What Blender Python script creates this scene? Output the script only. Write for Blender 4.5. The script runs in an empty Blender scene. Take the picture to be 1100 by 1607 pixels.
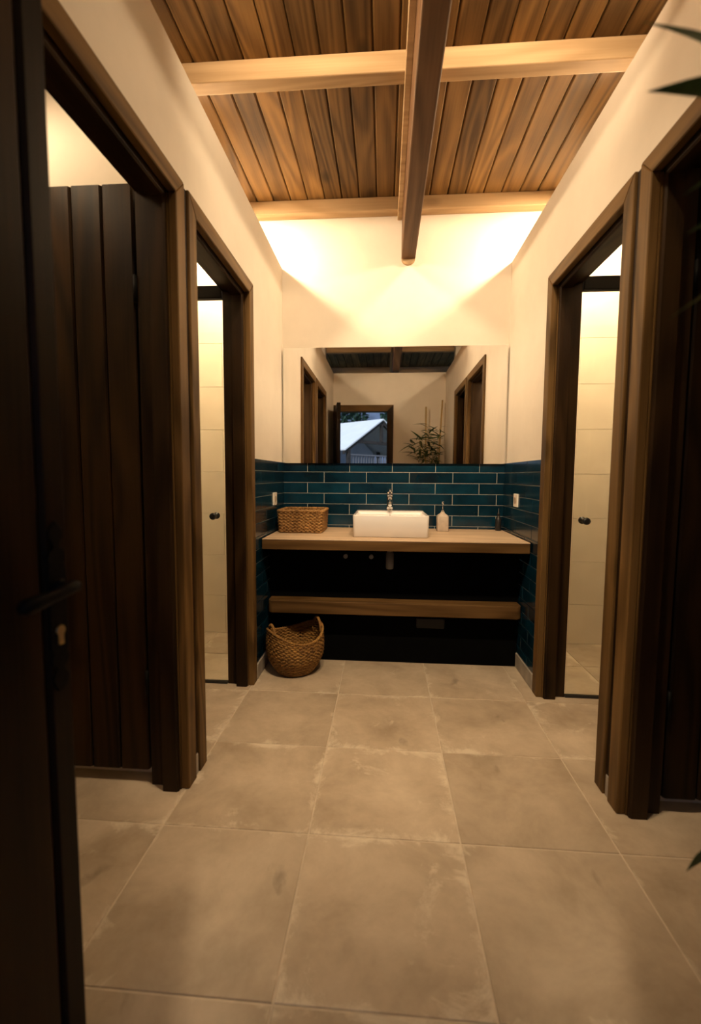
import bpy, math, random
from mathutils import Vector, Matrix, noise as mnoise
random.seed(11)
sc = bpy.context.scene
C = sc.collection
PI = math.pi

# ------------------------------------------------------------------ camera
YAW, PITCH, ROLL, FPX = 0.0736, -0.0790, 0.0063, 709.56
CAMH = 1.157
fw = Vector((-math.sin(YAW)*math.cos(PITCH), math.cos(YAW)*math.cos(PITCH), math.sin(PITCH)))
rt0 = Vector((math.cos(YAW), math.sin(YAW), 0)); up0 = rt0.cross(fw)
rt = math.cos(ROLL)*rt0 + math.sin(ROLL)*up0
up = -math.sin(ROLL)*rt0 + math.cos(ROLL)*up0
cd = bpy.data.cameras.new('camera'); cam = bpy.data.objects.new('camera', cd); C.objects.link(cam)
cam.matrix_world = Matrix(((rt.x, up.x, -fw.x, 0), (rt.y, up.y, -fw.y, 0), (rt.z, up.z, -fw.z, CAMH), (0, 0, 0, 1)))
cd.sensor_fit = 'HORIZONTAL'; cd.sensor_width = 36.0; cd.lens = FPX/1100*36.0
cd.clip_start = 0.02; cd.clip_end = 200
cd.dof.use_dof = True; cd.dof.focus_distance = 2.9; cd.dof.aperture_fstop = 2.8
sc.camera = cam

# ------------------------------------------------------------------ world, exposure
W = bpy.data.worlds.new('dusk_sky'); sc.world = W; W.use_nodes = True
bg = W.node_tree.nodes['Background']
bg.inputs[0].default_value = (0.36, 0.58, 1.0, 1); bg.inputs[1].default_value = 0.42
vs = sc.view_settings
vs.view_transform = 'Standard'; vs.look = 'None'; vs.gamma = 1.0; vs.use_curve_mapping = False; vs.exposure = 0.0
sc.display_settings.display_device = 'sRGB'
sc.cycles.use_denoising = True
sc.cycles.max_bounces = 10; sc.cycles.diffuse_bounces = 6; sc.cycles.glossy_bounces = 5; sc.cycles.transparent_max_bounces = 12
sc.cycles.sample_clamp_indirect = 6.0
sd_ = bpy.data.lights.new('lodge_fill_sun', 'SUN'); sd_.energy = 3.8; sd_.color = (.86, .93, 1.0); sd_.angle = math.radians(25)  # soft sun added to brighten the lodge outside, standing for bright sky
so = bpy.data.objects.new('lodge_fill_sun', sd_); C.objects.link(so); so.location = (-1, 8, 12)
so.rotation_euler = Vector((.08, -.76, -.64)).to_track_quat('-Z', 'Y').to_euler()
WARM = (1.0, 0.74, 0.455)
STALL_BULB = 1050.0      # emission of the bulbs in the shower stalls
NEAR_BULB = 100.0
SPOT_W = 112.0
FLOOR_FILL_W = 135.0  # power of the unseen spots added to brighten floor and worktop

# ------------------------------------------------------------------ materials
def nt(name):
    m = bpy.data.materials.new(name); m.use_nodes = True
    t = m.node_tree; return m, t, t.nodes, t.links, t.nodes['Principled BSDF']
def setp(b, **k):
    for n, v in k.items():
        b.inputs[n.replace('_', ' ')].default_value = v
def plain(name, col, rough=0.5, metal=0.0, coat=0.0, noise_amt=0.0, bump=0.0, bscale=60):
    m, t, N, L, b = nt(name)
    setp(b, Base_Color=(*col, 1), Roughness=rough, Metallic=metal)
    b.inputs['Coat Weight'].default_value = coat
    if noise_amt or bump:
        tc = N.new('ShaderNodeTexCoord'); no = N.new('ShaderNodeTexNoise')
        no.inputs['Scale'].default_value = bscale; no.inputs['Detail'].default_value = 4
        L.new(tc.outputs['Object'], no.inputs['Vector'])
        if noise_amt:
            r = N.new('ShaderNodeValToRGB')
            r.color_ramp.elements[0].color = (*[c*(1-noise_amt) for c in col], 1)
            r.color_ramp.elements[1].color = (*[min(1, c*(1+noise_amt)) for c in col], 1)
            r.color_ramp.elements[0].position = .3; r.color_ramp.elements[1].position = .7
            L.new(no.outputs['Fac'], r.inputs[0]); L.new(r.outputs[0], b.inputs['Base Color'])
        if bump:
            bp = N.new('ShaderNodeBump'); bp.inputs['Strength'].default_value = bump; bp.inputs['Distance'].default_value = .004
            L.new(no.outputs['Fac'], bp.inputs['Height']); L.new(bp.outputs[0], b.inputs['Normal'])
    return m
def rnd_coords(N, L, mul=(41., 23., 67.)):
    tc = N.new('ShaderNodeTexCoord'); oi = N.new('ShaderNodeObjectInfo')
    sx = N.new('ShaderNodeVectorMath'); sx.operation = 'SCALE'; sx.inputs[0].default_value = mul
    L.new(oi.outputs['Random'], sx.inputs['Scale'])
    ad = N.new('ShaderNodeVectorMath'); ad.operation = 'ADD'
    L.new(tc.outputs['Object'], ad.inputs[0]); L.new(sx.outputs[0], ad.inputs[1])
    return ad.outputs[0], oi
def wood(name, axis, light, dark, rough=.55, ring=7.0, tone=.35, knots=.5, coat=0.0, bump=.25):
    m, t, N, L, b = nt(name)
    v, oi = rnd_coords(N, L)
    mp = N.new('ShaderNodeMapping'); s = [1.0, 1.0, 1.0]; s['XYZ'.index(axis)] = .11
    mp.inputs['Scale'].default_value = s; L.new(v, mp.inputs[0])
    # growth rings: warped noise turned into contour bands
    n0 = N.new('ShaderNodeTexNoise'); n0.inputs['Scale'].default_value = 5.5; n0.inputs['Detail'].default_value = 1.0; n0.inputs['Distortion'].default_value = .6
    L.new(mp.outputs[0], n0.inputs['Vector'])
    mu = N.new('ShaderNodeMath'); mu.operation = 'MULTIPLY'; mu.inputs[1].default_value = ring*6; L.new(n0.outputs['Fac'], mu.inputs[0])
    sn = N.new('ShaderNodeMath'); sn.operation = 'SINE'; L.new(mu.outputs[0], sn.inputs[0])
    mr = N.new('ShaderNodeMapRange'); mr.inputs[1].default_value = -1; mr.inputs[2].default_value = 1; L.new(sn.outputs[0], mr.inputs[0])
    # fine fibres
    mp2 = N.new('ShaderNodeMapping'); s2 = [1.0, 1.0, 1.0]; s2['XYZ'.index(axis)] = .025
    mp2.inputs['Scale'].default_value = s2; L.new(v, mp2.inputs[0])
    n1 = N.new('ShaderNodeTexNoise'); n1.inputs['Scale'].default_value = 130; n1.inputs['Detail'].default_value = 3
    L.new(mp2.outputs[0], n1.inputs['Vector'])
    # broad blotches
    mp3 = N.new('ShaderNodeMapping'); s3 = [1.0, 1.0, 1.0]; s3['XYZ'.index(axis)] = .3
    mp3.inputs['Scale'].default_value = s3; L.new(v, mp3.inputs[0])
    n2 = N.new('ShaderNodeTexNoise'); n2.inputs['Scale'].default_value = 4.0; n2.inputs['Detail'].default_value = 3
    L.new(mp3.outputs[0], n2.inputs['Vector'])
    a = N.new('ShaderNodeMath'); a.operation = 'MULTIPLY_ADD'; a.inputs[1].default_value = .38; L.new(mr.outputs[0], a.inputs[0])
    a2 = N.new('ShaderNodeMath'); a2.operation = 'MULTIPLY_ADD'; a2.inputs[1].default_value = .45; L.new(n1.outputs['Fac'], a2.inputs[0])
    a3 = N.new('ShaderNodeMath'); a3.operation = 'MULTIPLY_ADD'; a3.inputs[1].default_value = .9; a3.inputs[2].default_value = -.38; L.new(n2.outputs['Fac'], a3.inputs[0])
    L.new(a3.outputs[0], a2.inputs[2]); L.new(a2.outputs[0], a.inputs[2])
    rp = N.new('ShaderNodeValToRGB'); rp.color_ramp.elements[0].color = (*dark, 1); rp.color_ramp.elements[1].color = (*light, 1)
    rp.color_ramp.elements[0].position = .12; rp.color_ramp.elements[1].position = .85
    L.new(a.outputs[0], rp.inputs[0])
    col = rp.outputs[0]
    if knots:
        mp4 = N.new('ShaderNodeMapping'); s4 = [1.0, 1.0, 1.0]; s4['XYZ'.index(axis)] = .45
        mp4.inputs['Scale'].default_value = s4; L.new(v, mp4.inputs[0])
        vo = N.new('ShaderNodeTexVoronoi'); vo.inputs['Scale'].default_value = 4.2; L.new(mp4.outputs[0], vo.inputs['Vector'])
        kr = N.new('ShaderNodeMapRange'); kr.inputs[1].default_value = .05; kr.inputs[2].default_value = .15
        kr.inputs[3].default_value = 1-knots; kr.inputs[4].default_value = 1.0; L.new(vo.outputs['Distance'], kr.inputs[0])
        mk = N.new('ShaderNodeMix'); mk.data_type = 'RGBA'; mk.blend_type = 'MULTIPLY'; mk.inputs[0].default_value = 1
        L.new(col, mk.inputs[6]); L.new(kr.outputs[0], mk.inputs[7]); col = mk.outputs[2]
    hv = N.new('ShaderNodeHueSaturation')
    tr = N.new('ShaderNodeMapRange'); tr.inputs[3].default_value = 1-tone; tr.inputs[4].default_value = 1+tone; L.new(oi.outputs['Random'], tr.inputs[0])
    L.new(tr.outputs[0], hv.inputs['Value']); L.new(col, hv.inputs['Color'])
    L.new(hv.outputs[0], b.inputs['Base Color'])
    setp(b, Roughness=rough); b.inputs['Coat Weight'].default_value = coat; b.inputs['Specular IOR Level'].default_value = .14
    bp = N.new('ShaderNodeBump'); bp.inputs['Strength'].default_value = bump; bp.inputs['Distance'].default_value = .002
    L.new(a.outputs[0], bp.inputs['Height']); L.new(bp.outputs[0], b.inputs['Normal'])
    return m
def plaster(name, col):
    m, t, N, L, b = nt(name)
    tc = N.new('ShaderNodeTexCoord')
    n = N.new('ShaderNodeTexNoise'); n.inputs['Scale'].default_value = 2.3; n.inputs['Detail'].default_value = 7; n.inputs['Roughness'].default_value = .62
    L.new(tc.outputs['Object'], n.inputs['Vector'])
    r = N.new('ShaderNodeValToRGB'); r.color_ramp.elements[0].position = .3; r.color_ramp.elements[1].position = .72
    r.color_ramp.elements[0].color = (*[c*.93 for c in col], 1); r.color_ramp.elements[1].color = (*[min(1, c*1.05) for c in col], 1)
    L.new(n.outputs['Fac'], r.inputs[0]); L.new(r.outputs[0], b.inputs['Base Color'])
    n2 = N.new('ShaderNodeTexNoise'); n2.inputs['Scale'].default_value = 14; n2.inputs['Detail'].default_value = 8
    L.new(tc.outputs['Object'], n2.inputs['Vector'])
    bp = N.new('ShaderNodeBump'); bp.inputs['Strength'].default_value = .18; bp.inputs['Distance'].default_value = .006
    L.new(n2.outputs['Fac'], bp.inputs['Height']); L.new(bp.outputs[0], b.inputs['Normal'])
    setp(b, Roughness=.85); b.inputs['Specular IOR Level'].default_value = .2
    return m
def floor_mat():
    # cement-look stone tile, pale worn streaks along the edges, dark pits
    m, t, N, L, b = nt('cement_floor_tile')
    v, oi = rnd_coords(N, L)
    tc = N.new('ShaderNodeTexCoord')
    n = N.new('ShaderNodeTexNoise'); n.inputs['Scale'].default_value = 3.2; n.inputs['Detail'].default_value = 8; n.inputs['Roughness'].default_value = .66; n.inputs['Distortion'].default_value = .25
    L.new(v, n.inputs['Vector'])
    r = N.new('ShaderNodeValToRGB'); e = r.color_ramp.elements
    e[0].position = .28; e[0].color = (.315, .245, .170, 1); e[1].position = .70; e[1].color = (.57, .47, .35, 1)
    L.new(n.outputs['Fac'], r.inputs[0])
    # distance from the tile edge (tile is 0.485 x 0.4755, origin at its centre)
    sp = N.new('ShaderNodeSeparateXYZ'); L.new(tc.outputs['Object'], sp.inputs[0])
    ds = []
    for ax, hl in (('X', .2425), ('Y', .2378)):
        ab = N.new('ShaderNodeMath'); ab.operation = 'ABSOLUTE'; L.new(sp.outputs[ax], ab.inputs[0])
        sb = N.new('ShaderNodeMath'); sb.operation = 'SUBTRACT'; sb.inputs[0].default_value = hl; L.new(ab.outputs[0], sb.inputs[1]); ds.append(sb)
    mn = N.new('ShaderNodeMath'); mn.operation = 'MINIMUM'; L.new(ds[0].outputs[0], mn.inputs[0]); L.new(ds[1].outputs[0], mn.inputs[1])
    ed = N.new('ShaderNodeMapRange'); ed.inputs[1].default_value = 0; ed.inputs[2].default_value = .05; ed.inputs[3].default_value = .10; ed.inputs[4].default_value = -.04
    L.new(mn.outputs[0], ed.inputs[0])
    n2 = N.new('ShaderNodeTexNoise'); n2.inputs['Scale'].default_value = 5.5; n2.inputs['Detail'].default_value = 9; n2.inputs['Roughness'].default_value = .72; n2.inputs['Distortion'].default_value = .5
    L.new(v, n2.inputs['Vector'])
    ad = N.new('ShaderNodeMath'); L.new(ed.outputs[0], ad.inputs[0]); L.new(n2.outputs['Fac'], ad.inputs[1])
    wr = N.new('ShaderNodeMapRange'); wr.inputs[1].default_value = .60; wr.inputs[2].default_value = .72; rw = N.new('ShaderNodeMapRange'); rw.inputs[3].default_value = -.06; rw.inputs[4].default_value = .055; L.new(oi.outputs['Random'], rw.inputs[0])
    ad2 = N.new('ShaderNodeMath'); L.new(ad.outputs[0], ad2.inputs[0]); L.new(rw.outputs[0], ad2.inputs[1])
    L.new(ad2.outputs[0], wr.inputs[0])
    mx = N.new('ShaderNodeMix'); mx.data_type = 'RGBA'; mx.inputs[7].default_value = (.68, .60, .47, 1)
    ml = N.new('ShaderNodeMath'); ml.operation = 'MULTIPLY'; ml.inputs[1].default_value = .75; L.new(wr.outputs[0], ml.inputs[0])
    L.new(ml.outputs[0], mx.inputs[0]); L.new(r.outputs[0], mx.inputs[6])
    # dark scuffs
    n3 = N.new('ShaderNodeTexNoise'); n3.inputs['Scale'].default_value = 9; n3.inputs['Detail'].default_value = 6; n3.inputs['Distortion'].default_value = .4
    mp = N.new('ShaderNodeMapping'); mp.inputs['Scale'].default_value = (1, .55, 1); mp.inputs['Location'].default_value = (3.3, 8.1, 0); L.new(v, mp.inputs[0]); L.new(mp.outputs[0], n3.inputs['Vector'])
    dk = N.new('ShaderNodeMapRange'); dk.inputs[1].default_value = .69; dk.inputs[2].default_value = .78; dk.inputs[3].default_value = 1.0; dk.inputs[4].default_value = .62; L.new(n3.outputs['Fac'], dk.inputs[0])
    mx2 = N.new('ShaderNodeMix'); mx2.data_type = 'RGBA'; mx2.blend_type = 'MULTIPLY'; mx2.inputs[0].default_value = 1
    L.new(mx.outputs[2], mx2.inputs[6]); L.new(dk.outputs[0], mx2.inputs[7])
    hv = N.new('ShaderNodeHueSaturation'); tr = N.new('ShaderNodeMapRange'); tr.inputs[3].default_value = .92; tr.inputs[4].default_value = 1.07
    L.new(oi.outputs['Random'], tr.inputs[0]); L.new(tr.outputs[0], hv.inputs['Value']); L.new(mx2.outputs[2], hv.inputs['Color'])
    L.new(hv.outputs[0], b.inputs['Base Color'])
    rr = N.new('ShaderNodeMapRange'); rr.inputs[3].default_value = .42; rr.inputs[4].default_value = .66; L.new(n2.outputs['Fac'], rr.inputs[0]); L.new(rr.outputs[0], b.inputs['Roughness'])
    b.inputs['Specular IOR Level'].default_value = .35
    bp = N.new('ShaderNodeBump'); bp.inputs['Strength'].default_value = .12; bp.inputs['Distance'].default_value = .003
    L.new(n2.outputs['Fac'], bp.inputs['Height']); L.new(bp.outputs[0], b.inputs['Normal'])
    return m
def teal_mat():
    m, t, N, L, b = nt('teal_glaze')
    v, oi = rnd_coords(N, L)
    n = N.new('ShaderNodeTexNoise'); n.inputs['Scale'].default_value = 7; n.inputs['Detail'].default_value = 3; L.new(v, n.inputs['Vector'])
    r = N.new('ShaderNodeValToRGB'); e = r.color_ramp.elements
    e[0].position = .3; e[0].color = (.0018, .014, .027, 1); e[1].position = .75; e[1].color = (.004, .034, .062, 1)
    L.new(n.outputs['Fac'], r.inputs[0])
    hv = N.new('ShaderNodeHueSaturation'); tr = N.new('ShaderNodeMapRange'); tr.inputs[3].default_value = .6; tr.inputs[4].default_value = 1.25
    L.new(oi.outputs['Random'], tr.inputs[0]); L.new(tr.outputs[0], hv.inputs['Value']); L.new(r.outputs[0], hv.inputs['Color']); L.new(hv.outputs[0], b.inputs['Base Color'])
    setp(b, Roughness=.16)
    bp = N.new('ShaderNodeBump'); bp.inputs['Strength'].default_value = .15; bp.inputs['Distance'].default_value = .004
    L.new(n.outputs['Fac'], bp.inputs['Height']); L.new(bp.outputs[0], b.inputs['Normal'])
    return m
def glass_mat():
    m, t, N, L, b = nt('clear_glass'); N.remove(b)
    o = N['Material Output']; tr = N.new('ShaderNodeBsdfTransparent'); tr.inputs[0].default_value = (.95, .97, .955, 1)
    gl = N.new('ShaderNodeBsdfGlossy'); gl.inputs['Roughness'].default_value = .01
    fr = N.new('ShaderNodeFresnel'); fr.inputs[0].default_value = 1.45
    mx = N.new('ShaderNodeMixShader'); L.new(fr.outputs[0], mx.inputs[0]); L.new(tr.outputs[0], mx.inputs[1]); L.new(gl.outputs[0], mx.inputs[2]); L.new(mx.outputs[0], o.inputs[0])
    return m
def weave_mat(name, light, dark, scale=70):
    m, t, N, L, b = nt(name)
    tc = N.new('ShaderNodeTexCoord')
    n = N.new('ShaderNodeTexNoise'); n.inputs['Scale'].default_value = scale; n.inputs['Detail'].default_value = 3; L.new(tc.outputs['Object'], n.inputs['Vector'])
    n2 = N.new('ShaderNodeTexNoise'); n2.inputs['Scale'].default_value = 9; n2.inputs['Detail'].default_value = 3; L.new(tc.outputs['Object'], n2.inputs['Vector'])
    a = N.new('ShaderNodeMath'); a.operation = 'MULTIPLY_ADD'; a.inputs[1].default_value = .55; L.new(n.outputs['Fac'], a.inputs[0])
    a2 = N.new('ShaderNodeMath'); a2.operation = 'MULTIPLY'; a2.inputs[1].default_value = .5; L.new(n2.outputs['Fac'], a2.inputs[0]); L.new(a2.outputs[0], a.inputs[2])
    r = N.new('ShaderNodeValToRGB'); r.color_ramp.elements[0].position = .38; r.color_ramp.elements[1].position = .68
    r.color_ramp.elements[0].color = (*dark, 1); r.color_ramp.elements[1].color = (*light, 1)
    L.new(a.outputs[0], r.inputs[0]); L.new(r.outputs[0], b.inputs['Base Color']); setp(b, Roughness=.7)
    return m
def emit(name, col, s):
    m, t, N, L, b = nt(name)
    setp(b, Base_Color=(*col, 1)); b.inputs['Emission Color'].default_value = (*col, 1); b.inputs['Emission Strength'].default_value = s
    return m

M = {}
M['plaster'] = plaster('lime_plaster', (.80, .735, .645))
M['board'] = wood('stained_pine_board', 'Y', (.215, .118, .040), (.062, .030, .009), tone=.30, knots=.6, rough=.5)
M['beam'] = wood('pale_beam_wood', 'X', (.54, .375, .215), (.37, .24, .125), tone=.05, knots=.3, rough=.6)
M['rafter'] = wood('brown_rafter_wood', 'Y', (.20, .110, .056), (.075, .038, .018), tone=.05, knots=.3, rough=.55)
M['door_z'] = wood('dark_stained_pine_upright', 'Z', (.034, .0165, .0050), (.0055, .0024, .0008), tone=.3, knots=.5, rough=.45)
M['casing_z'] = wood('brown_stained_casing_upright', 'Z', (.190, .108, .038), (.062, .033, .010), tone=.12, knots=.4, rough=.5)
M['casing_y'] = wood('brown_stained_casing_head', 'Y', (.190, .108, .038), (.062, .033, .010), tone=.12, knots=.4, rough=.5)
M['casing_x'] = wood('brown_stained_casing_cross', 'X', (.190, .108, .038), (.062, .033, .010), tone=.12, knots=.4, rough=.5)
M['jamb_z'] = wood('dark_jamb_upright', 'Z', (.040, .0205, .0075), (.009, .0042, .0015), tone=.12, knots=.4, rough=.45)
M['jamb_y'] = wood('dark_jamb_head', 'Y', (.040, .0205, .0075), (.009, .0042, .0015), tone=.12, knots=.4, rough=.45)
M['slab'] = wood('oak_worktop', 'X', (.60, .45, .31), (.45, .325, .215), tone=.0, knots=.25, rough=.45, ring=5)
M['shelf'] = wood('oak_shelf', 'X', (.155, .085, .031), (.055, .028, .009), tone=.0, knots=.5, rough=.5)
M['floor'] = floor_mat()
M['grout'] = plain('pale_floor_grout', (.58, .49, .375), .9, noise_amt=.12, bscale=30)
M['teal'] = teal_mat()
M['wgrout'] = plain('pale_wall_grout', (.42, .42, .38), .85, noise_amt=.1, bscale=80)
M['cream'] = plain('cream_shower_tile', (.82, .74, .61), .35, noise_amt=.06, bscale=5)
M['stone'] = plain('stone_baseboard', (.36, .32, .27), .6, noise_amt=.2, bscale=14)
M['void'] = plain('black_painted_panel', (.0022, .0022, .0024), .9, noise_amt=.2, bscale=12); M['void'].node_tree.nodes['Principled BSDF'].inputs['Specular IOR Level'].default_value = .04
M['ceramic'] = plain('white_glazed_ceramic', (.76, .73, .71), .12, coat=.3)
M['chrome'] = plain('polished_chrome', (.75, .75, .76), .08, 1.0)
M['steel'] = plain('dull_grey_pipe', (.22, .21, .20), .5, .2)
M['iron'] = plain('black_forged_iron', (.004, .0038, .0035), .6, 0.0, bump=.15); M['iron'].node_tree.nodes['Principled BSDF'].inputs['Specular IOR Level'].default_value = .12
M['black'] = plain('black_plastic', (.012, .012, .013), .4)
M['dgrey'] = plain('dark_grey_plastic', (.014, .013, .012), .7)
M['brass'] = plain('brass_lock', (.75, .58, .30), .3, .9)
M['white'] = plain('white_plastic', (.82, .78, .70), .4)
M['soap'] = plain('pale_stoneware', (.44, .36, .285), .5, noise_amt=.1, bscale=40)
M['glass'] = glass_mat()
M['mirror'] = plain('silvered_mirror', (.90, .89, .875), .005, 1.0)
M['mback'] = plain('mirror_backing', (.30, .27, .23), .6)
M['gras'] = weave_mat('seagrass_weave', (.40, .215, .065), (.14, .062, .015))
M['coil'] = weave_mat('golden_coil_weave', (.36, .185, .040), (.13, .055, .010), 55)
M['leaf'] = plain('bamboo_leaf', (.045, .095, .022), .45, noise_amt=.3, bscale=18)
M['cane'] = plain('bamboo_cane', (.52, .36, .15), .45, noise_amt=.2, bscale=12)
M['pot'] = plain('terracotta_pot', (.30, .19, .12), .8, noise_amt=.15, bscale=20)
M['soil'] = plain('potting_soil', (.03, .02, .014), .95, bump=.6)
M['canvas'] = plain('white_canvas', (.84, .86, .88), .8, noise_amt=.04, bscale=3)
M['lodgewall'] = plain('pale_lodge_wall', (.62, .68, .82), .8, noise_amt=.08, bscale=2)
M['lodgewood'] = plain('dark_lodge_timber', (.045, .035, .03), .7, noise_amt=.3, bscale=9)
M['railing'] = plain('grey_lodge_railing', (.16, .16, .18), .7)
M['foliage'] = plain('dark_foliage', (.028, .065, .040), .7, noise_amt=.5, bscale=2)
M['bark'] = plain('tree_bark', (.06, .045, .035), .9)
M['ground'] = plain('dry_grass_ground', (.10, .10, .05), .95, noise_amt=.4, bscale=3)
M['hill'] = plain('hazy_blue_hillside', (.10, .13, .20), .95, noise_amt=.35, bscale=.8)
M['bulb'] = emit('warm_bulb', WARM, STALL_BULB)
M['bulb_near'] = emit('warm_bulb_dim', WARM, NEAR_BULB)
M['lens'] = emit('spot_lens', WARM, 6.0)

# ------------------------------------------------------------------ mesh helpers
class MB:
    def __init__(s): s.v = []; s.f = []; s.sm = []
    def add(s, vs_, fs, smooth=False):
        o = len(s.v); s.v += [tuple(p) for p in vs_]; s.f += [tuple(i+o for i in f) for f in fs]; s.sm += [smooth]*len(fs); return s
    def box(s, x0, x1, y0, y1, z0, z1):
        x0, x1 = min(x0, x1), max(x0, x1); y0, y1 = min(y0, y1), max(y0, y1); z0, z1 = min(z0, z1), max(z0, z1)
        return s.add([(x0,y0,z0),(x1,y0,z0),(x1,y1,z0),(x0,y1,z0),(x0,y0,z1),(x1,y0,z1),(x1,y1,z1),(x0,y1,z1)],
                     [(0,3,2,1),(4,5,6,7),(0,1,5,4),(1,2,6,5),(2,3,7,6),(3,0,4,7)])
    def prism(s, poly, axis, a0, a1):
        # poly: 2D points in the two other axes (order XYZ without axis), extruded a0..a1
        n = len(poly)
        def P(p, a):
            if axis == 'X': return (a, p[0], p[1])
            if axis == 'Y': return (p[0], a, p[1])
            return (p[0], p[1], a)
        vs_ = [P(p, a0) for p in poly]+[P(p, a1) for p in poly]
        fs = [tuple(range(n)), tuple(range(2*n-1, n-1, -1))]+[(i, i+n, (i+1) % n+n, (i+1) % n) for i in range(n)]
        return s.add(vs_, fs)
    def tube(s, pts, r, k=8, closed=False, smooth=True, caps=True):
        pts = [Vector(p) for p in pts]; n = len(pts)
        rs = r if isinstance(r, (list, tuple)) else [r]*n
        vs_, fs = [], []
        ref = None
        for i in range(n):
            if closed: t = pts[(i+1) % n]-pts[i-1]
            else: t = pts[min(i+1, n-1)]-pts[max(i-1, 0)]
            t.normalize()
            if ref is None:
                ref = Vector((0, 0, 1)) if abs(t.z) < .9 else Vector((1, 0, 0))
            a = (ref-t*ref.dot(t))
            if a.length < 1e-6: a = t.orthogonal()
            a.normalize(); b = t.cross(a); ref = a
            for j in range(k):
                an = 2*PI*j/k; vs_.append(pts[i]+(a*math.cos(an)+b*math.sin(an))*rs[i])
        m = n if closed else n-1
        for i in range(m):
            for j in range(k):
                fs.append((i*k+j, i*k+(j+1) % k, ((i+1) % n)*k+(j+1) % k, ((i+1) % n)*k+j))
        s.add(vs_, fs, smooth)
        if not closed and caps:
            o = len(s.v)-n*k
            s.f.append(tuple(o+j for j in range(k-1, -1, -1))); s.sm.append(False)
            s.f.append(tuple(o+(n-1)*k+j for j in range(k))); s.sm.append(False)
        return s
    def lathe(s, prof, k=24, c=(0, 0, 0), axis='Z', smooth=True):
        vs_, fs = [], []; n = len(prof)
        for r, z in prof:
            for j in range(k):
                a = 2*PI*j/k; p = (r*math.cos(a), r*math.sin(a), z)
                if axis == 'Y': p = (p[0], -p[2], p[1])
                if axis == 'X': p = (p[2], p[1], -p[0])
                vs_.append((p[0]+c[0], p[1]+c[1], p[2]+c[2]))
        for i in range(n-1):
            for j in range(k): fs.append((i*k+j, i*k+(j+1) % k, (i+1)*k+(j+1) % k, (i+1)*k+j))
        s.add(vs_, fs, smooth)
        o = len(s.v)-n*k
        s.f.append(tuple(o+j for j in range(k-1, -1, -1))); s.sm.append(False)
        s.f.append(tuple(o+(n-1)*k+j for j in range(k))); s.sm.append(False)
        return s
    def ball(s, c, r, nu=14, nv=9):
        pr = [(max(1e-4, r*math.sin(PI*i/nv)), -r*math.cos(PI*i/nv)) for i in range(nv+1)]
        return s.lathe(pr, nu, c)
def mesh(name, mb, mat, shift=(0, 0, 0)):
    me = bpy.data.meshes.new(name)
    me.from_pydata([(p[0]-shift[0], p[1]-shift[1], p[2]-shift[2]) for p in mb.v], [], mb.f)
    me.polygons.foreach_set('use_smooth', mb.sm)
    me.materials.append(mat); me.validate(); me.update()
    return me
def wloc(o):
    p = Vector(o.location); q = o.parent
    while q: p += Vector(q.location); q = q.parent
    return p
def obj(name, mb, mat, parent=None, bevel=0.0, origin=None, local=False, seg=1):
    # mesh built in world coordinates unless local; object origin at its base centre
    xs, ys, zs = zip(*mb.v)
    if local: org = Vector((0, 0, 0))
    else: org = Vector(origin) if origin else Vector(((min(xs)+max(xs))/2, (min(ys)+max(ys))/2, min(zs)))
    me = mesh(name, mb, mat, org)
    o = bpy.data.objects.new(name, me); C.objects.link(o)
    if parent:
        o.parent = parent; o.location = org if local else org-wloc(parent)
    else: o.location = org
    if bevel:
        b = o.modifiers.new('edge_bevel', 'BEVEL'); b.width = bevel; b.segments = seg; b.limit_method = 'ANGLE'; b.angle_limit = .6
    return o
def inst(name, me, loc, parent=None):
    o = bpy.data.objects.new(name, me); C.objects.link(o)
    if parent: o.parent = parent; o.location = Vector(loc)-wloc(parent)
    else: o.location = loc
    return o
def tag(o, label=None, cat=None, group=None, kind=None):
    if label: o['label'] = label
    if cat: o['category'] = cat
    if group: o['group'] = group
    if kind: o['kind'] = kind
    return o
def empty(name, loc, rz=0):
    o = bpy.data.objects.new(name, None); C.objects.link(o); o.location = loc; o.rotation_euler = (0, 0, rz); o.empty_display_size = .05
    return o
def struct(o, label): return tag(o, label, None, None, 'structure')

# ------------------------------------------------------------------ dimensions (metres; camera stands at x=0 y=0)
XL, XR = -.718, .827          # plaster faces of the corridor side walls
XLT, XRT = -.712, .822        # tile faces in the wash niche
YB = 3.187; YBT = 3.180       # back wall plaster / tile face
YE = -.06                     # corridor face of the entrance wall
WT = 2.578                    # top of the partition walls
CZ = 2.978                    # underside of the ceiling boards
TH = .12                      # partition thickness
XOL, XOR = -1.75, 1.86        # outer walls of the stalls
N0, N1 = .886, 1.538          # near door openings (between casing edges)
F0, F1 = 1.703, 2.370         # far door openings
DH = 2.100                    # door head (casing inner edge)
CW = .065                     # casing width

# ------------------------------------------------------------------ floor
fl = struct(obj('floor', MB().box(XOL-.1, XOR+.1, YE-.15, YB+.1, -.12, -.0025), M['grout'], origin=(0, 0, -.12)), 'floor of large square cement-look tiles with pale joints')
TX, TY = .4865, .4760
def bevbox(hx, hy, z0, z1, b):
    mb = MB()
    mb.add([(-hx,-hy,z0),(hx,-hy,z0),(hx,hy,z0),(-hx,hy,z0),(-hx,-hy,z1-b),(hx,-hy,z1-b),(hx,hy,z1-b),(-hx,hy,z1-b),
            (-hx+b,-hy+b,z1),(hx-b,-hy+b,z1),(hx-b,hy-b,z1),(-hx+b,hy-b,z1)],
           [(0,3,2,1),(0,1,5,4),(1,2,6,5),(2,3,7,6),(3,0,4,7),(4,5,9,8),(5,6,10,9),(6,7,11,10),(7,4,8,11),(8,9,10,11)])
    return mb
ft = mesh('floor_tile', bevbox(TX/2-.0026, TY/2-.0026, -.010, 0, .0015), M['floor'])
x0 = -.717; y0 = .890
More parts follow.
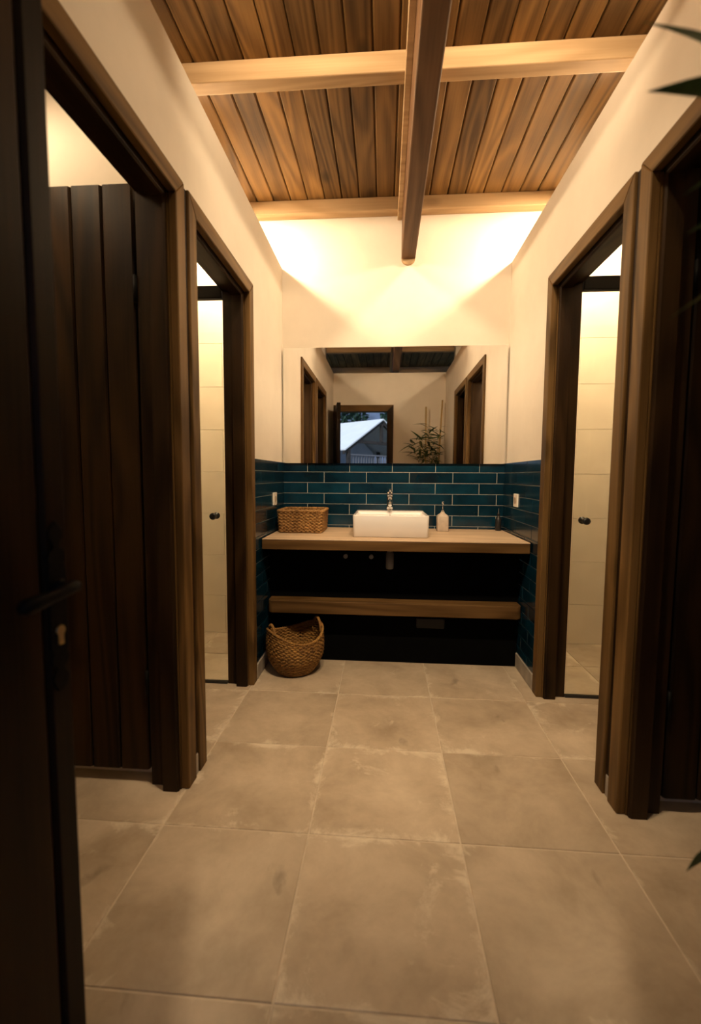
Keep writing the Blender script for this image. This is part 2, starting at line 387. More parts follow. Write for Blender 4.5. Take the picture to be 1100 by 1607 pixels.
for i in range(-3, 6):
    for j in range(-2, 5):
        cx = x0+(i+.5)*TX; cy = y0+(j+.5)*TY
        if cx-TX/2 < XOL-.1 or cx+TX/2 > XOR+.1+.3 or cy+TY/2 < YE-.1: continue
        inst('floor_tile', ft, (cx, cy, 0), fl)

# ------------------------------------------------------------------ walls
wb = struct(obj('wall_back', MB().box(XOL-.1, XOR+.1, YB, YB+.14, 0, CZ), M['plaster'], origin=(0, YB, 0)), 'cream plastered back wall with teal tiles behind the sink')
def side_wall(name, xf, s, label):
    mb = MB(); xb = xf+s*TH; g = .03
    ys = [YE-.12, N0-g, N1+g, F0-g, F1+g, YB]
    for a, b in ((0, 1), (2, 3), (4, 5)): mb.box(xf, xb, ys[a], ys[b], 0, WT)
    for a, b in ((1, 2), (3, 4)): mb.box(xf, xb, ys[a], ys[b], DH+g, WT)
    return struct(obj(name, mb, M['plaster'], origin=(xf, 0, 0)), label)
wl = side_wall('wall_left', XL, -1, 'cream plastered left corridor wall with two stall doorways')
wr = side_wall('wall_right', XR, 1, 'cream plastered right corridor wall with two stall doorways')
struct(obj('wall_outer_left', MB().box(XOL-.1, XOL, YE-.12, YB, 0, CZ), M['plaster']), 'plastered outer wall of the left stalls')
struct(obj('wall_outer_right', MB().box(XOR, XOR+.1, YE-.12, YB, 0, CZ), M['plaster']), 'plastered outer wall of the right stalls')
P0, P1 = 1.618, 1.682
struct(obj('wall_stall_left', MB().box(XOL, XL-TH, P0, P1, 0, WT), M['plaster']), 'plastered partition between the two left stalls')
struct(obj('wall_stall_right', MB().box(XR+TH, XOR, P0, P1, 0, WT), M['plaster']), 'plastered partition between the two right stalls')
EX0, EX1, EH = -.670, .030, 2.056
ewm = MB(); EB = YE-.12
ewm.box(XL, EX0-.02, EB, YE, 0, WT); ewm.box(EX1+.02, XR, EB, YE, 0, WT); ewm.box(EX0-.02, EX1+.02, EB, YE, EH+.02, WT)
ewm.box(XOL, XL-TH, EB, YE, 0, CZ); ewm.box(XR+TH, XOR, EB, YE, 0, CZ)
struct(obj('wall_front', ewm, M['plaster'], origin=(0, YE, 0)), 'plastered entrance wall with the open doorway, seen in the mirror')
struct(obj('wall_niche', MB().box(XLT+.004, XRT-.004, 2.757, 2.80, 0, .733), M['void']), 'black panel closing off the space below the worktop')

# teal wall tiles
TP, RP = .2987, .0748
def tile_mesh(w, h): # tile in local XZ plane, front at -Y
    b = .0018; mb = MB(); hx, d = w/2, .0085
    mb.add([(-hx,0,0),(hx,0,0),(hx,0,h),(-hx,0,h),(-hx,-d+b,0),(hx,-d+b,0),(hx,-d+b,h),(-hx,-d+b,h),(-hx+b,-d,b),(hx-b,-d,b),(hx-b,-d,h-b),(-hx+b,-d,h-b)],
           [(0,1,2,3),(0,4,5,1),(1,5,6,2),(2,6,7,3),(3,7,4,0),(4,8,9,5),(5,9,10,6),(6,10,11,7),(7,11,8,4),(8,11,10,9)])
    return mesh('wall_tile', mb, M['teal'])
_tm = {}
def tmesh(w, h):
    k = (round(w, 4), round(h, 4))
    if k not in _tm: _tm[k] = tile_mesh(*k)
    return _tm[k]
rows = [(1.186, 1.252)]+[(1.186-RP*(k+1), 1.186-RP*k) for k in range(14)]+[(.090, 1.186-RP*14)]
G = .0036
def tile_run(parent, rz, lo, hi, off0, off1, rr, place):
    for k, (za, zb) in enumerate(rr):
        off = off0 if k % 2 == 0 else off1
        u = lo+((off-lo) % TP)-TP
        while u < hi-.004:
            a, b = max(u, lo), min(u+TP, hi)
            if b-a > .012:
                o = inst('wall_tile', tmesh(b-a-G, zb-za-G), (0, 0, 0), parent)
                o.location = Vector(place((a+b)/2, za+G/2))-wloc(parent); o.rotation_euler = (0, 0, rz)
            u += TP
tile_run(wb, 0, XLT, XRT, .056, .175, rows[:7], lambda u, z: (u, YBT+.0065, z))
tile_run(wl, PI/2, F1+CW+.008, YBT, 2.691, 2.583, rows, lambda u, z: (XLT-.0065+.001, u, z))
tile_run(wr, -PI/2, F1+CW+.008, YBT, 2.683, 2.562, rows, lambda u, z: (XRT+.0065-.001, u, z))
# grout beds behind the tiles
obj('grout_bed', MB().box(XLT, XRT, YBT+.0015, YB+.004, .74, 1.251), M['wgrout'], wb)
obj('grout_bed', MB().box(XL-.004, XLT-.0015, F1+CW+.008, YBT, 0, 1.251), M['wgrout'], wl)
obj('grout_bed', MB().box(XRT+.0015, XR+.004, F1+CW+.008, YBT, 0, 1.251), M['wgrout'], wr)
# cream shower tiles on the back wall of the stalls
for xa, xb in ((XOL, XL-TH), (XR+TH, XOR)):
    z = -.02
    for r in range(8):
        za, zb = max(0, z+r*.3), z+(r+1)*.3
        sp = xa+(.33 if r % 2 else .60)
        for a, b in ((xa, sp), (sp, xb)):
            obj('shower_tile', MB().box(a+.001, b-.001, YBT, YB+.003, za+.001, zb-.001), M['cream'], wb, bevel=.0012)
# stone baseboards
for nm, xf, s, lb in (('baseboard_left', XLT, -1, 'stone baseboard along the left niche wall'), ('baseboard_right', XRT, 1, 'stone baseboard along the right niche wall')):
    mb = MB(); xi = xf-s*.009
    mb.box(xi, xf+s*.004, F1+CW+.012, 2.757, 0, .088); mb.box(xi+s*.006, xf+s*.006, N1+CW+.003, F0-CW-.003, 0, .080)
    struct(obj(nm, mb, M['stone'], bevel=.002), lb)

# ------------------------------------------------------------------ ceiling: boards, cross beams, rafter
ROOF0 = -1.62
ce = struct(obj('ceiling', MB().box(XOL-.3, XOR+.3, ROOF0, YB+.2, CZ+.022, CZ+.08), M['rafter'], origin=(0, 0, CZ+.022)), 'flat timber ceiling of narrow stained pine boards')
BP = .1137
bw = BP-.0035
bm_ = MB(); c_ = .006
bm_.prism([(-bw/2, .022), (-bw/2, c_), (-bw/2+c_, 0), (bw/2-c_, 0), (bw/2, c_), (bw/2, .022)], 'Y', ROOF0, YB+.1)
bme = mesh('ceiling_board', bm_, M['board'])
k = math.floor((XOL-.25-.044)/BP)
while .044+(k+1)*BP < XOR+.3:
    inst('ceiling_board', bme, (.044+(k+.5)*BP, 0, CZ), ce); k += 1
for yf, dpt, bot in ((3.112, .075, 2.892), (2.092, .072, 2.892), (.93, .072, 2.892), (-.25, .072, 2.892), (-1.50, .072, 2.89)):
    tag(obj('cross_beam', MB().box(XOL-.05, XOR+.05, yf, yf+dpt, bot, CZ+.001), M['beam'], ce, bevel=.006, seg=2), 'pale cross beam under the boards')
rf = tag(obj('rafter', MB().box(.098, .190, ROOF0, YB+.001, 2.609, CZ), M['rafter'], ce, bevel=.006, seg=2), 'brown lengthwise rafter hanging below the cross beams')
obj('rafter_batten', MB().box(.068, .0985, ROOF0, YB, 2.866, 2.888), M['beam'], ce, bevel=.003)
obj('rafter_batten', MB().box(.1895, .220, ROOF0, YB, 2.866, 2.888), M['beam'], ce, bevel=.003)
cb = MB(); cb.prism([(.098+.046+.046*math.cos(a), 2.612-.038*math.sin(a)) for a in [PI*i/12 for i in range(13)]], 'Y', YB-.02, YB+.01)
obj('rafter_bearing', cb, M['beam'], ce)

# ------------------------------------------------------------------ stall doorways
def casing(root, xf, s, ya, yb, mats):
    # three mitred boards on the corridor face, between inner edges ya..yb
    t0, t1 = xf, xf+s*.030
    obj('casing', MB().prism([(ya-CW, 0), (ya, 0), (ya, DH), (ya-CW, DH+CW)], 'X', t0, t1), mats[0], root, bevel=.003)
    obj('casing', MB().prism([(yb, 0), (yb+CW, 0), (yb+CW, DH+CW), (yb, DH)], 'X', t0, t1), mats[0], root, bevel=.003)
    obj('casing_head', MB().prism([(ya-CW, DH+CW), (ya, DH), (yb, DH), (yb+CW, DH+CW)], 'X', t0, t1), mats[1], root, bevel=.003)
def leaf_planks(root, xs, s, ya, yb, z0, z1):
    # an open leaf standing square to the corridor wall; xs = hinge side x, grows outwards by s
    w = .670; n = 6; pw = w/n
    lf = obj('leaf', MB().box(xs+s*.02, xs+s*(w-.02), yb-.001, yb+.014, .30, .40).box(xs+s*.02, xs+s*(w-.02), yb-.001, yb+.014, 1.72, 1.82), M['door_z'], root, bevel=.003)
    for i in range(n):
        a, b = xs+s*i*pw, xs+s*(i+1)*pw
        lo, hi = min(a, b)+.001, max(a, b)-.001; c = .006
        mb = MB().prism([(lo, ya+c), (lo+c, ya), (hi-c, ya), (hi, ya+c), (hi, yb-c), (hi-c, yb), (lo+c, yb), (lo, yb-c)], 'Z', z0, z1)
        obj('plank', mb, M['door_z'], lf)
    return lf
def lever(lf, x, y, z, dirx):
    for sg in (-1,):
        mb = MB().lathe([(.022, 0), (.024, .004), (.022, .010)], 14, (x, y, z), 'Y')
        mb.tube([(x, y-.005, z), (x, y-.045, z), (x+dirx*.012, y-.05, z), (x+dirx*.11, y-.05, z-.004)], [.008, .008, .009, .007], 8)
        obj('handle', mb, M['iron'], lf)
def doorway(n, xf, s, ya, yb, hinge_far, label):
    root = struct(empty('door_%d' % n, (xf+s*.07, (ya+yb)/2, 0)), label)
    casing(root, xf, s, ya, yb, (M['casing_z'], M['casing_y']))
    X = lambda a: xf+s*a
    p, q = .020, .013                       # stop sticks out p, rebate sits back q
    for y, d in ((ya, 1), (yb, -1)):
        o = y-d*.029
        obj('jamb', MB().prism([(X(.034), o), (X(.034), y+d*(p-.006)), (X(.040), y+d*p), (X(.092), y+d*p), (X(.092), y-d*q), (X(.150), y-d*q), (X(.150), o)], 'Z', 0, DH+.029), M['jamb_z'], root)
        obj('jamb_bead', MB().box(X(.030), X(.0338), y-d*.02, y+d*.004, 0, DH-.004), M['casing_z'], root)
    obj('jamb_head', MB().prism([(X(.034), DH+.029), (X(.034), DH-p+.006), (X(.040), DH-p), (X(.092), DH-p), (X(.092), DH+q), (X(.150), DH+q), (X(.150), DH+.029)], 'Y', ya-.013, yb+.013), M['jamb_y'], root)
    xs = X(.163)
    if hinge_far: lf = leaf_planks(root, xs, s, 1.557, 1.597, .053, 2.143)
    else: lf = leaf_planks(root, xs, s, 1.700, 1.740, .053, 2.110)
    obj('hinge', MB().lathe([(.007, 0), (.007, .09)], 10, (xs-s*.005, (1.550 if hinge_far else 1.700), .35)), M['iron'], root)
    obj('hinge', MB().lathe([(.007, 0), (.007, .09)], 10, (xs-s*.005, (1.550 if hinge_far else 1.700), 1.75)), M['iron'], root)
    lever(lf, xs+s*.61, 1.557 if hinge_far else 1.700, 1.0, -s)
    return root
CL, CR = -.703, .812
doorway(2, CL, -1, N0, N1, True, 'left stall doorway nearest the camera, dark plank door standing open inside')
doorway(3, CL, -1, F0, F1, False, 'left doorway next to the sink niche, opening onto a glass shower')
doorway(4, CR, 1, N0, N1, True, 'right stall doorway nearest the camera, dark plank door standing open inside')
doorway(5, CR, 1, F0, F1, False, 'right doorway next to the sink niche, opening onto a glass shower')

for n_, xf_, s_, lb_ in ((1, CL, -1, 'dark filler strip between the two left door casings'), (2, CR, 1, 'dark filler strip between the two right door casings')):
    struct(obj('trim_%d' % n_, MB().box(xf_+s_*.010, xf_+s_*.0148, N1+CW+.0005, F0-CW-.0005, .081, DH+CW-.004), M['jamb_z']), lb_)

# ------------------------------------------------------------------ entrance door (camera stands in front of it)
d1 = struct(empty('door_1', ((EX0+EX1)/2, YE, 0)), 'entrance doorway with its dark plank door swung open at the left edge')
cy0, cy1 = YE-.012, YE+.014; cw = .088; lw = .046
obj('casing', MB().prism([(EX0-lw, 0), (EX0, 0), (EX0, EH), (EX0-lw, EH+cw)], 'Y', cy0, cy1), M['jamb_z'], d1, bevel=.003)
obj('casing', MB().prism([(EX1, 0), (EX1+cw, 0), (EX1+cw, EH+cw), (EX1, EH)], 'Y', cy0, cy1), M['jamb_z'], d1, bevel=.003)
obj('casing_head', MB().prism([(EX0-lw, EH+cw), (EX0, EH), (EX1, EH), (EX1+cw, EH+cw)], 'Y', cy0, cy1), M['casing_x'], d1, bevel=.003)
obj('jamb', MB().box(EX0-.019, EX0, EB-.01, cy0-.001, 0, EH), M['jamb_z'], d1, bevel=.003)
obj('jamb', MB().box(EX1, EX1+.019, EB-.01, cy0-.001, 0, EH), M['jamb_z'], d1, bevel=.003)
obj('jamb_head', MB().box(EX0-.019, EX1+.019, EB-.01, cy0-.001, EH, EH+.019), M['casing_x'], d1, bevel=.003)
# leaf: local frame, x = along the leaf from hinge, y = thickness (room face at y=0, back at y=+t), hinge at origin
hx, hy = -.664, -.038; exx, eyy = -.540, .735
ang = math.atan2(eyy-hy, exx-hx); LW = math.hypot(exx-hx, eyy-hy); LT = .045
lf = obj('leaf', MB().box(.02, LW-.02, LT, LT+.004, .25, .37).box(.02, LW-.02, LT, LT+.004, 1.65, 1.77), M['door_z'], d1, local=True)
lf.location = Vector((hx, hy, 0))-wloc(d1); lf.rotation_euler = (0, 0, ang)
edges = [0, .125, .250, .375, .500, .610, LW-.052, LW]
for a, b in zip(edges[:-1], edges[1:]):
    lo, hi, c = a+.0015, b-.0015, .007
    obj('plank', MB().prism([(lo, c), (lo+c, 0), (hi-c, 0), (hi, c), (hi, LT), (lo, LT)], 'Z', .012, EH-.002), M['door_z'], lf, local=True)
# forged handle plate with finials, lever and lock
pc = LW-.030
def outline(pts): return [(pc+x, z) for x, z in pts]
half = [(0, .790), (.006, .793), (.013, .802), (.016, .815), (.010, .826), (.007, .832), (.015, .838), (.018, .848), (.014, .858), (.0175, .866),
        (.0175, 1.000), (.014, 1.008), (.018, 1.018), (.015, 1.030), (.006, 1.036), (.008, 1.044), (.014, 1.054), (.013, 1.064), (.006, 1.074), (0, 1.080)]
pm = MB().prism(outline(half+[(-x, z) for x, z in half[-2:0:-1]]), 'Y', -.004, .001)
obj('handle_plate', pm, M['iron'], lf, bevel=.001, local=True)
hz = .970
hm = MB().lathe([(.013, 0), (.014, .006), (.011, .012)], 14, (pc, -.003, hz), 'Y')
hm.tube([(pc, -.004, hz), (pc, -.034, hz)], .0085, 10)
hm.tube([(pc+.008, -.038, hz+.005), (pc+.001, -.039, hz+.004), (pc-.02, -.040, hz+.001), (pc-.045, -.040, hz-.003), (pc-.072, -.040, hz-.006), (pc-.092, -.039, hz-.008), (pc-.100, -.038, hz-.008)],
        [.005, .010, .0105, .0095, .0120, .0120, .005], 12)
obj('handle', hm, M['iron'], lf, local=True)
lk = MB().lathe([(.0085, 0), (.0085, .004)], 14, (pc, -.003, .896), 'Y'); lk.box(pc-.005, pc+.005, -.007, -.003, .872, .892)
obj('lock', lk, M['brass'], lf, local=True)
for z in (.3, 1.7):
    obj('hinge', MB().lathe([(.008, z), (.008, z+.10)], 10, (-.006, .018, 0)), M['iron'], lf, local=True)

# ------------------------------------------------------------------ shower screens
def screen(xa, s, xo, label, kn):
    root = tag(empty('shower_screen', ((xa+xo)/2, 2.385, 0)), label, 'shower screen', 'glass shower screens in the far stalls')
    obj('glass_pane', MB().box(xa+s*.002, xo-s*.002, 2.381, 2.389, .012, 2.080), M['glass'], root)
    obj('top_rail', MB().box(xa-s*.0, xo-s*.001, 2.366, 2.404, 2.074, 2.138), M['iron'], root, bevel=.003)
    obj('bottom_seal', MB().box(xa, xo-s*.001, 2.376, 2.394, 0.0005, .014), M['black'], root)
    kb = MB().lathe([(.010, -.034), (.018, -.032), (.019, -.026), (.011, -.022), (.010, -.0045), (.010, .0045), (.011, .022), (.019, .026), (.018, .032), (.010, .034)], 16, (kn, 2.385, .937), 'Y')
    obj('knob', kb, M['black'], root)
screen(CL-.153, -1, XOL, 'clear glass shower screen with black rail behind the left doorway', -.915)
screen(CR+.153, 1, XOR, 'clear glass shower screen with black rail behind the right doorway', 1.024)

# ------------------------------------------------------------------ vanity: worktop, shelf, mirror
wt = tag(empty('worktop', ((XLT+XRT)/2, 2.86, .733)), 'thick wooden worktop spanning the wash niche under the basin', 'worktop')
obj('slab', MB().box(XLT+.012, XRT-.010, 2.547, YBT-.004, .733, .788), M['shelf'], wt, bevel=.003, seg=2)
obj('top_sheet', MB().box(XLT+.012, XRT-.010, 2.545, YBT-.004, .7885, .795), M['slab'], wt, bevel=.002)
sh = MB(); r_ = .030
pts = [(XLT+.014, 2.757), (XLT+.014, 2.655+r_)]
pts += [(XLT+.014+r_-r_*math.cos(a), 2.655+r_-r_*math.sin(a)) for a in [PI/2*i/6 for i in range(1, 7)]]
pts += [(XRT-.010-r_+r_*math.sin(a), 2.655+r_-r_*math.cos(a)) for a in [PI/2*i/6 for i in range(0, 7)]]
pts += [(XRT-.010, 2.757)]
sh.prism(pts, 'Z', .325, .403)
tag(obj('lower_shelf', sh, M['shelf'], bevel=.004, seg=2), 'rustic wooden shelf board below the worktop', 'shelf')
mr_ = tag(empty('wall_mirror', ((XL+XR)/2, 3.175, 1.245)), 'wide frameless mirror above the teal tiles', 'mirror')
obj('mirror_glass', MB().box(-.705, .813, 3.158, 3.164, 1.247, 2.035), M['mirror'], mr_)
obj('backing', MB().box(-.700, .808, 3.1645, 3.1785, 1.253, 2.030), M['mback'], mr_)

# ------------------------------------------------------------------ basin
bs = tag(empty('wash_basin', (.042, 2.90, .795)), 'white rectangular ceramic basin standing on the worktop', 'basin')
def rrect(x0, x1, y0, y1, r, n=5):
    p = []
    for cx, cy, a0 in ((x1-r, y1-r, 0), (x0+r, y1-r, PI/2), (x0+r, y0+r, PI), (x1-r, y0+r, 1.5*PI)):
        for i in range(n+1): a = a0+PI/2*i/n; p.append((cx+r*math.cos(a), cy+r*math.sin(a)))
    return p
def loft(loops, smooth=True, cap0=True, cap1=True):
    mb = MB(); n = len(loops[0]); vs_ = [p for l in loops for p in l]; fs = []
    for i in range(len(loops)-1):
        for j in range(n): fs.append((i*n+j, i*n+(j+1) % n, (i+1)*n+(j+1) % n, (i+1)*n+j))
    mb.add(vs_, fs, smooth)
    if cap0: mb.f.append(tuple(range(n-1, -1, -1))); mb.sm.append(False)
    if cap1: mb.f.append(tuple(len(vs_)-n+j for j in range(n))); mb.sm.append(False)
    return mb
bx0, bx1, by0, by1, bz0, bz1 = -.184, .268, 2.672, 3.130, .796, .927
L3 = lambda pl, z: [(x, y, z) for x, y in pl]
def off(d, r): return rrect(bx0+d, bx1-d, by0+d, by1-d, r)
inner = lambda d, r, yb: rrect(bx0+d, bx1-d, by0+d, yb, r)
obj('bowl', loft([L3(off(.006, .014), bz0), L3(off(.003, .016), bz0+.003), L3(off(0, .018), bz1-.005), L3(off(.0015, .017), bz1-.0015), L3(off(.005, .014), bz1),
    L3(inner(.013, .012, 2.985), bz1), L3(inner(.017, .014, 2.981), bz1-.003), L3(inner(.021, .020, 2.977), bz1-.03), L3(inner(.035, .03, 2.965), bz1-.098), L3(inner(.06, .03, 2.94), bz1-.108)]), M['ceramic'], bs)
obj('drain', MB().lathe([(.021, 0), (.022, .003), (.012, .005)], 18, (.042, 2.82, bz1-.1078)), M['chrome'], bs)
obj('overflow_ring', MB().lathe([(.010, -.004), (.010, .002), (.006, .0022)], 14, (.042, 2.9765, bz1-.03), 'Y'), M['chrome'], bs)
fa = tag(empty('basin_faucet', (.040, 3.045, .927)), 'short chrome mixer tap at the back of the basin', 'faucet')
fz = .9275
obj('base_ring', MB().lathe([(.026, 0), (.027, .004), (.023, .009)], 20, (.040, 3.045, fz)), M['chrome'], fa)
obj('body', MB().lathe([(.021, .008), (.020, .03), (.020, .088), (.022, .094), (.021, .100)], 20, (.040, 3.045, fz)), M['chrome'], fa)
sp_ = MB().tube([(.040, 3.045, fz+.062), (.040, 3.01, fz+.066), (.040, 2.965, fz+.062), (.040, 2.935, fz+.054), (.040, 2.925, fz+.043)], [.015, .014, .0125, .012, .011], 12)
obj('spout', sp_, M['chrome'], fa)
lv = MB().lathe([(.020, .1005), (.022, .106), (.021, .122), (.012, .130)], 20, (.040, 3.045, fz)); lv.tube([(.040, 3.035, fz+.120), (.040, 3.0, fz+.136), (.040, 2.965, fz+.142)], [.009, .007, .005], 8)
obj('lever', lv, M['chrome'], fa)
# plumbing under the worktop
dp = MB().lathe([(.0235, .700), (.0235, .612), (.0215, .604), (.010, .600)], 20, (.040, 2.70, 0)); 
dpo = tag(empty('drain_trap', (.040, 2.70, .60)), 'grey bottle trap hanging below the basin', 'drain pipe')
obj('trap_cup', dp, M['steel'], dpo); obj('pipe', MB().lathe([(.017, .7005), (.017, .7325)], 16, (.040, 2.70, 0)), M['steel'], dpo)
obj('outlet_arm', MB().tube([(.040, 2.7235, .66), (.040, 2.757, .66)], .014, 12), M['steel'], dpo)
for vx, lb in ((-.228, 'small chrome shut-off valve farther left of the trap'), (-.072, 'small chrome shut-off valve close to the grey trap')):
    v = tag(empty('shutoff_valve', (vx, 2.74, .672)), lb, 'valve', 'shut-off valves under the basin')
    obj('body', MB().lathe([(.007, .001), (.007, .03), (.011, .032), (.011, .044)], 12, (vx, 2.757, .672), 'Y'), M['steel'], v)
    obj('knob', MB().lathe([(.013, 0), (.014, .010), (.010, .013)], 12, (vx, 2.7128, .672), 'Y'), M['steel'], v)
tag(obj('junction_cover', MB().box(.208, .379, 2.738, 2.7568, .228, .290), M['dgrey'], bevel=.004), 'dark flat cover box on the panel under the shelf', 'cover box')

# ------------------------------------------------------------------ woven baskets
def weave_rows(path, rows_, amp, n, seg, rad, k=6):
    mb = MB()
    for r in range(rows_):
        pts = []
        for i in range(seg):
            u = i/seg; x, y, z, nx, ny = path(u, r); w = amp*math.sin(2*PI*n*u/2+PI*r)
            pts.append((x+nx*w, y+ny*w, z+.0012*math.sin(40*u+r*3)))
        mb.tube(pts, rad, k, closed=True)
    return mb
def rr_path(x0, x1, y0, y1, r):
    pts = rrect(x0, x1, y0, y1, r, 6); L_ = [0]; n = len(pts)
    for i in range(n): a, b = pts[i], pts[(i+1) % n]; L_.append(L_[-1]+math.hypot(b[0]-a[0], b[1]-a[1]))
    tot = L_[-1]
    def f(u):
        d = (u % 1)*tot
        for i in range(n):
            if d <= L_[i+1]+1e-9:
                a, b = pts[i], pts[(i+1) % n]; t = (d-L_[i])/max(1e-9, L_[i+1]-L_[i]); dx, dy = b[0]-a[0], b[1]-a[1]; q = math.hypot(dx, dy)
                return a[0]+dx*t, a[1]+dy*t, dy/q, -dx/q
    return f
gx0, gx1, gy0, gy1, gz0, gz1 = -.676, -.382, 2.812, 3.102, .796, .938
rb = tag(empty('storage_basket', ((gx0+gx1)/2, (gy0+gy1)/2, gz0)), 'rectangular woven seagrass basket on the left of the worktop', 'basket')
nr = 13; dz = (gz1-gz0-.012)/nr
def p1(u, r):
    fl_ = (nr-r)/nr; d = .006*fl_
    f = _rp[r]; x, y, nx, ny = f(u); return x, y, gz0+.007+dz*r, nx, ny
_rp = [rr_path(gx0+.006*(nr-r)/nr+.005, gx1-.006*(nr-r)/nr-.005, gy0+.006*(nr-r)/nr+.005, gy1-.006*(nr-r)/nr-.005, .022) for r in range(nr)]
obj('weave', weave_rows(p1, nr, .0035, 76, 304, .0063, 6), M['gras'], rb)
st = MB(); sf = rr_path(gx0+.009, gx1-.009, gy0+.009, gy1-.009, .02)
for i in range(76):
    x, y, nx, ny = sf((i+.5)/76); st.tube([(x, y, gz0+.004), (x, y, gz1-.008)], .0028, 5)
obj('stakes', st, M['gras'], rb)
rm = MB(); rfp = rr_path(gx0+.004, gx1-.004, gy0+.004, gy1-.004, .024)
for ph in (0, PI):
    pts = []
    for i in range(400):
        u = i/400; x, y, nx, ny = rfp(u); a = 2*PI*44*u+ph; pts.append((x+nx*.005*math.cos(a), y+ny*.005*math.cos(a), gz1-.004+.004*math.sin(a)))
    rm.tube(pts, .0062, 6, closed=True)
obj('rim', rm, M['gras'], rb)
obj('base', MB().box(gx0+.014, gx1-.014, gy0+.014, gy1-.014, gz0, gz0+.006), M['gras'], rb)

kx, ky = -.517, 2.595
fb = tag(empty('floor_basket', (kx, ky, 0)), 'round golden woven basket with loop handles on the floor', 'basket')
nrw = 21
TA = math.radians(216)    # direction of the first handle
def Hh(a): return .198+.058*abs(math.cos(a-TA))**2.2
def prof(t): return .104+.062*math.sin(min(1, t*1.45)*PI/2)-.004*max(0, t-.8)/.2
def p2(u, r):
    a = 2*PI*u; t = (r+.35)/nrw; R_ = prof(t); H = Hh(a); tz = t*(.198*(1-t**2)+H*t**2)
    return kx+R_*math.cos(a), ky+R_*math.sin(a), .006+tz, math.cos(a), math.sin(a)
obj('weave', weave_rows(p2, nrw, .0026, 66, 264, .0062, 6), M['coil'], fb)
rm = MB()
for ph in (0, PI):
    pts = []
    for i in range(300):
        u = i/300; a = 2*PI*u; b = 2*PI*38*u+ph; R_ = prof(1)+.004*math.cos(b); pts.append((kx+R_*math.cos(a), ky+R_*math.sin(a), .010+Hh(a)+.003*math.sin(b)))
    rm.tube(pts, .0055, 6, closed=True)
obj('rim', rm, M['coil'], fb)
obj('base', MB().lathe([(.096, .0005), (.106, .002), (.106, .010), (.09, .011)], 28, (kx, ky, 0)), M['coil'], fb)
for da in (0, PI):
    a0 = TA+da; hm = MB()
    for ph in (0, 2*PI/3, 4*PI/3):
        pts = []
        for i in range(41):
            q = PI*i/40; al = a0+.36*math.cos(q); b = 2*PI*5*i/40+ph
            R_ = prof(1)-.004-.010*math.sin(q)+.0042*math.cos(b); z = .198+.058-.020+.062*math.sin(q)-.03*(1-math.sin(q))
            pts.append((kx+R_*math.cos(al), ky+R_*math.sin(al), z+.0042*math.sin(b)))
        hm.tube(pts, .0052, 6)
    obj('handle', hm, M['coil'], fb)

# ------------------------------------------------------------------ small things on the worktop and sockets
sd = tag(empty('soap_dispenser', (.392, 3.045, .795)), 'pale stoneware soap dispenser standing right of the basin', 'soap dispenser')
obj('body', loft([L3(rrect(.392-.036, .392+.036, 3.045-.036, 3.045+.036, .009), .7955), L3(rrect(.392-.037, .392+.037, 3.045-.037, 3.045+.037, .010), .800), L3(rrect(.392-.037, .392+.037, 3.045-.037, 3.045+.037, .010), .893),
    L3(rrect(.392-.032, .392+.032, 3.045-.032, 3.045+.032, .012), .902), L3(rrect(.392-.014, .392+.014, 3.045-.014, 3.045+.014, .010), .916), L3(rrect(.392-.012, .392+.012, 3.045-.012, 3.045+.012, .010), .924)]), M['soap'], sd)
obj('collar', MB().lathe([(.012, .9245), (.012, .934), (.006, .936)], 14, (.392, 3.045, 0)), M['chrome'], sd)
pp = MB().tube([(.392, 3.045, .936), (.392, 3.045, .978)], .0035, 8); pp.lathe([(.008, .978), (.009, .990), (.006, .993)], 12, (.392, 3.045, 0)); pp.tube([(.392, 3.04, .985), (.392, 3.012, .983), (.392, 3.006, .978)], .003, 8)
obj('pump', pp, M['chrome'], sd)
db = tag(empty('dark_bottle', (.775, 3.115, .795)), 'small black bottle in the right corner of the worktop', 'bottle')
obj('body', MB().lathe([(.018, .7955), (.020, .798), (.020, .872), (.014, .884), (.008, .889), (.008, .898)], 18, (.775, 3.115, 0)), M['black'], db)
obj('cap', MB().lathe([(.010, .8985), (.010, .915), (.005, .918), (.0035, .945), (.002, .947)], 14, (.775, 3.115, 0)), M['black'], db)
def outlet(xf, s, yc, zc, label):
    r = tag(empty('power_outlet', (xf, yc, zc)), label, 'outlet', 'wall sockets beside the worktop')
    obj('plate', MB().box(xf-s*.0005, xf-s*.010, yc-.041, yc+.041, zc-.041, zc+.041), M['white'], r, bevel=.003, seg=2)
    obj('socket', MB().lathe([(.0205, .0005), (.0205, .003), (.017, .0034), (.0165, .0008)], 18, (xf-s*.010, yc, zc), 'X') if s < 0 else
        MB().lathe([(.0205, -.0005), (.0205, -.003), (.017, -.0034), (.0165, -.0008)], 18, (xf-s*.010, yc, zc), 'X'), M['soap'], r)
outlet(XLT, -1, 2.893, 1.008, 'white wall socket on the left teal tiles above the seagrass basket')
outlet(XRT, 1, 2.870, 1.014, 'white wall socket on the right teal tiles')

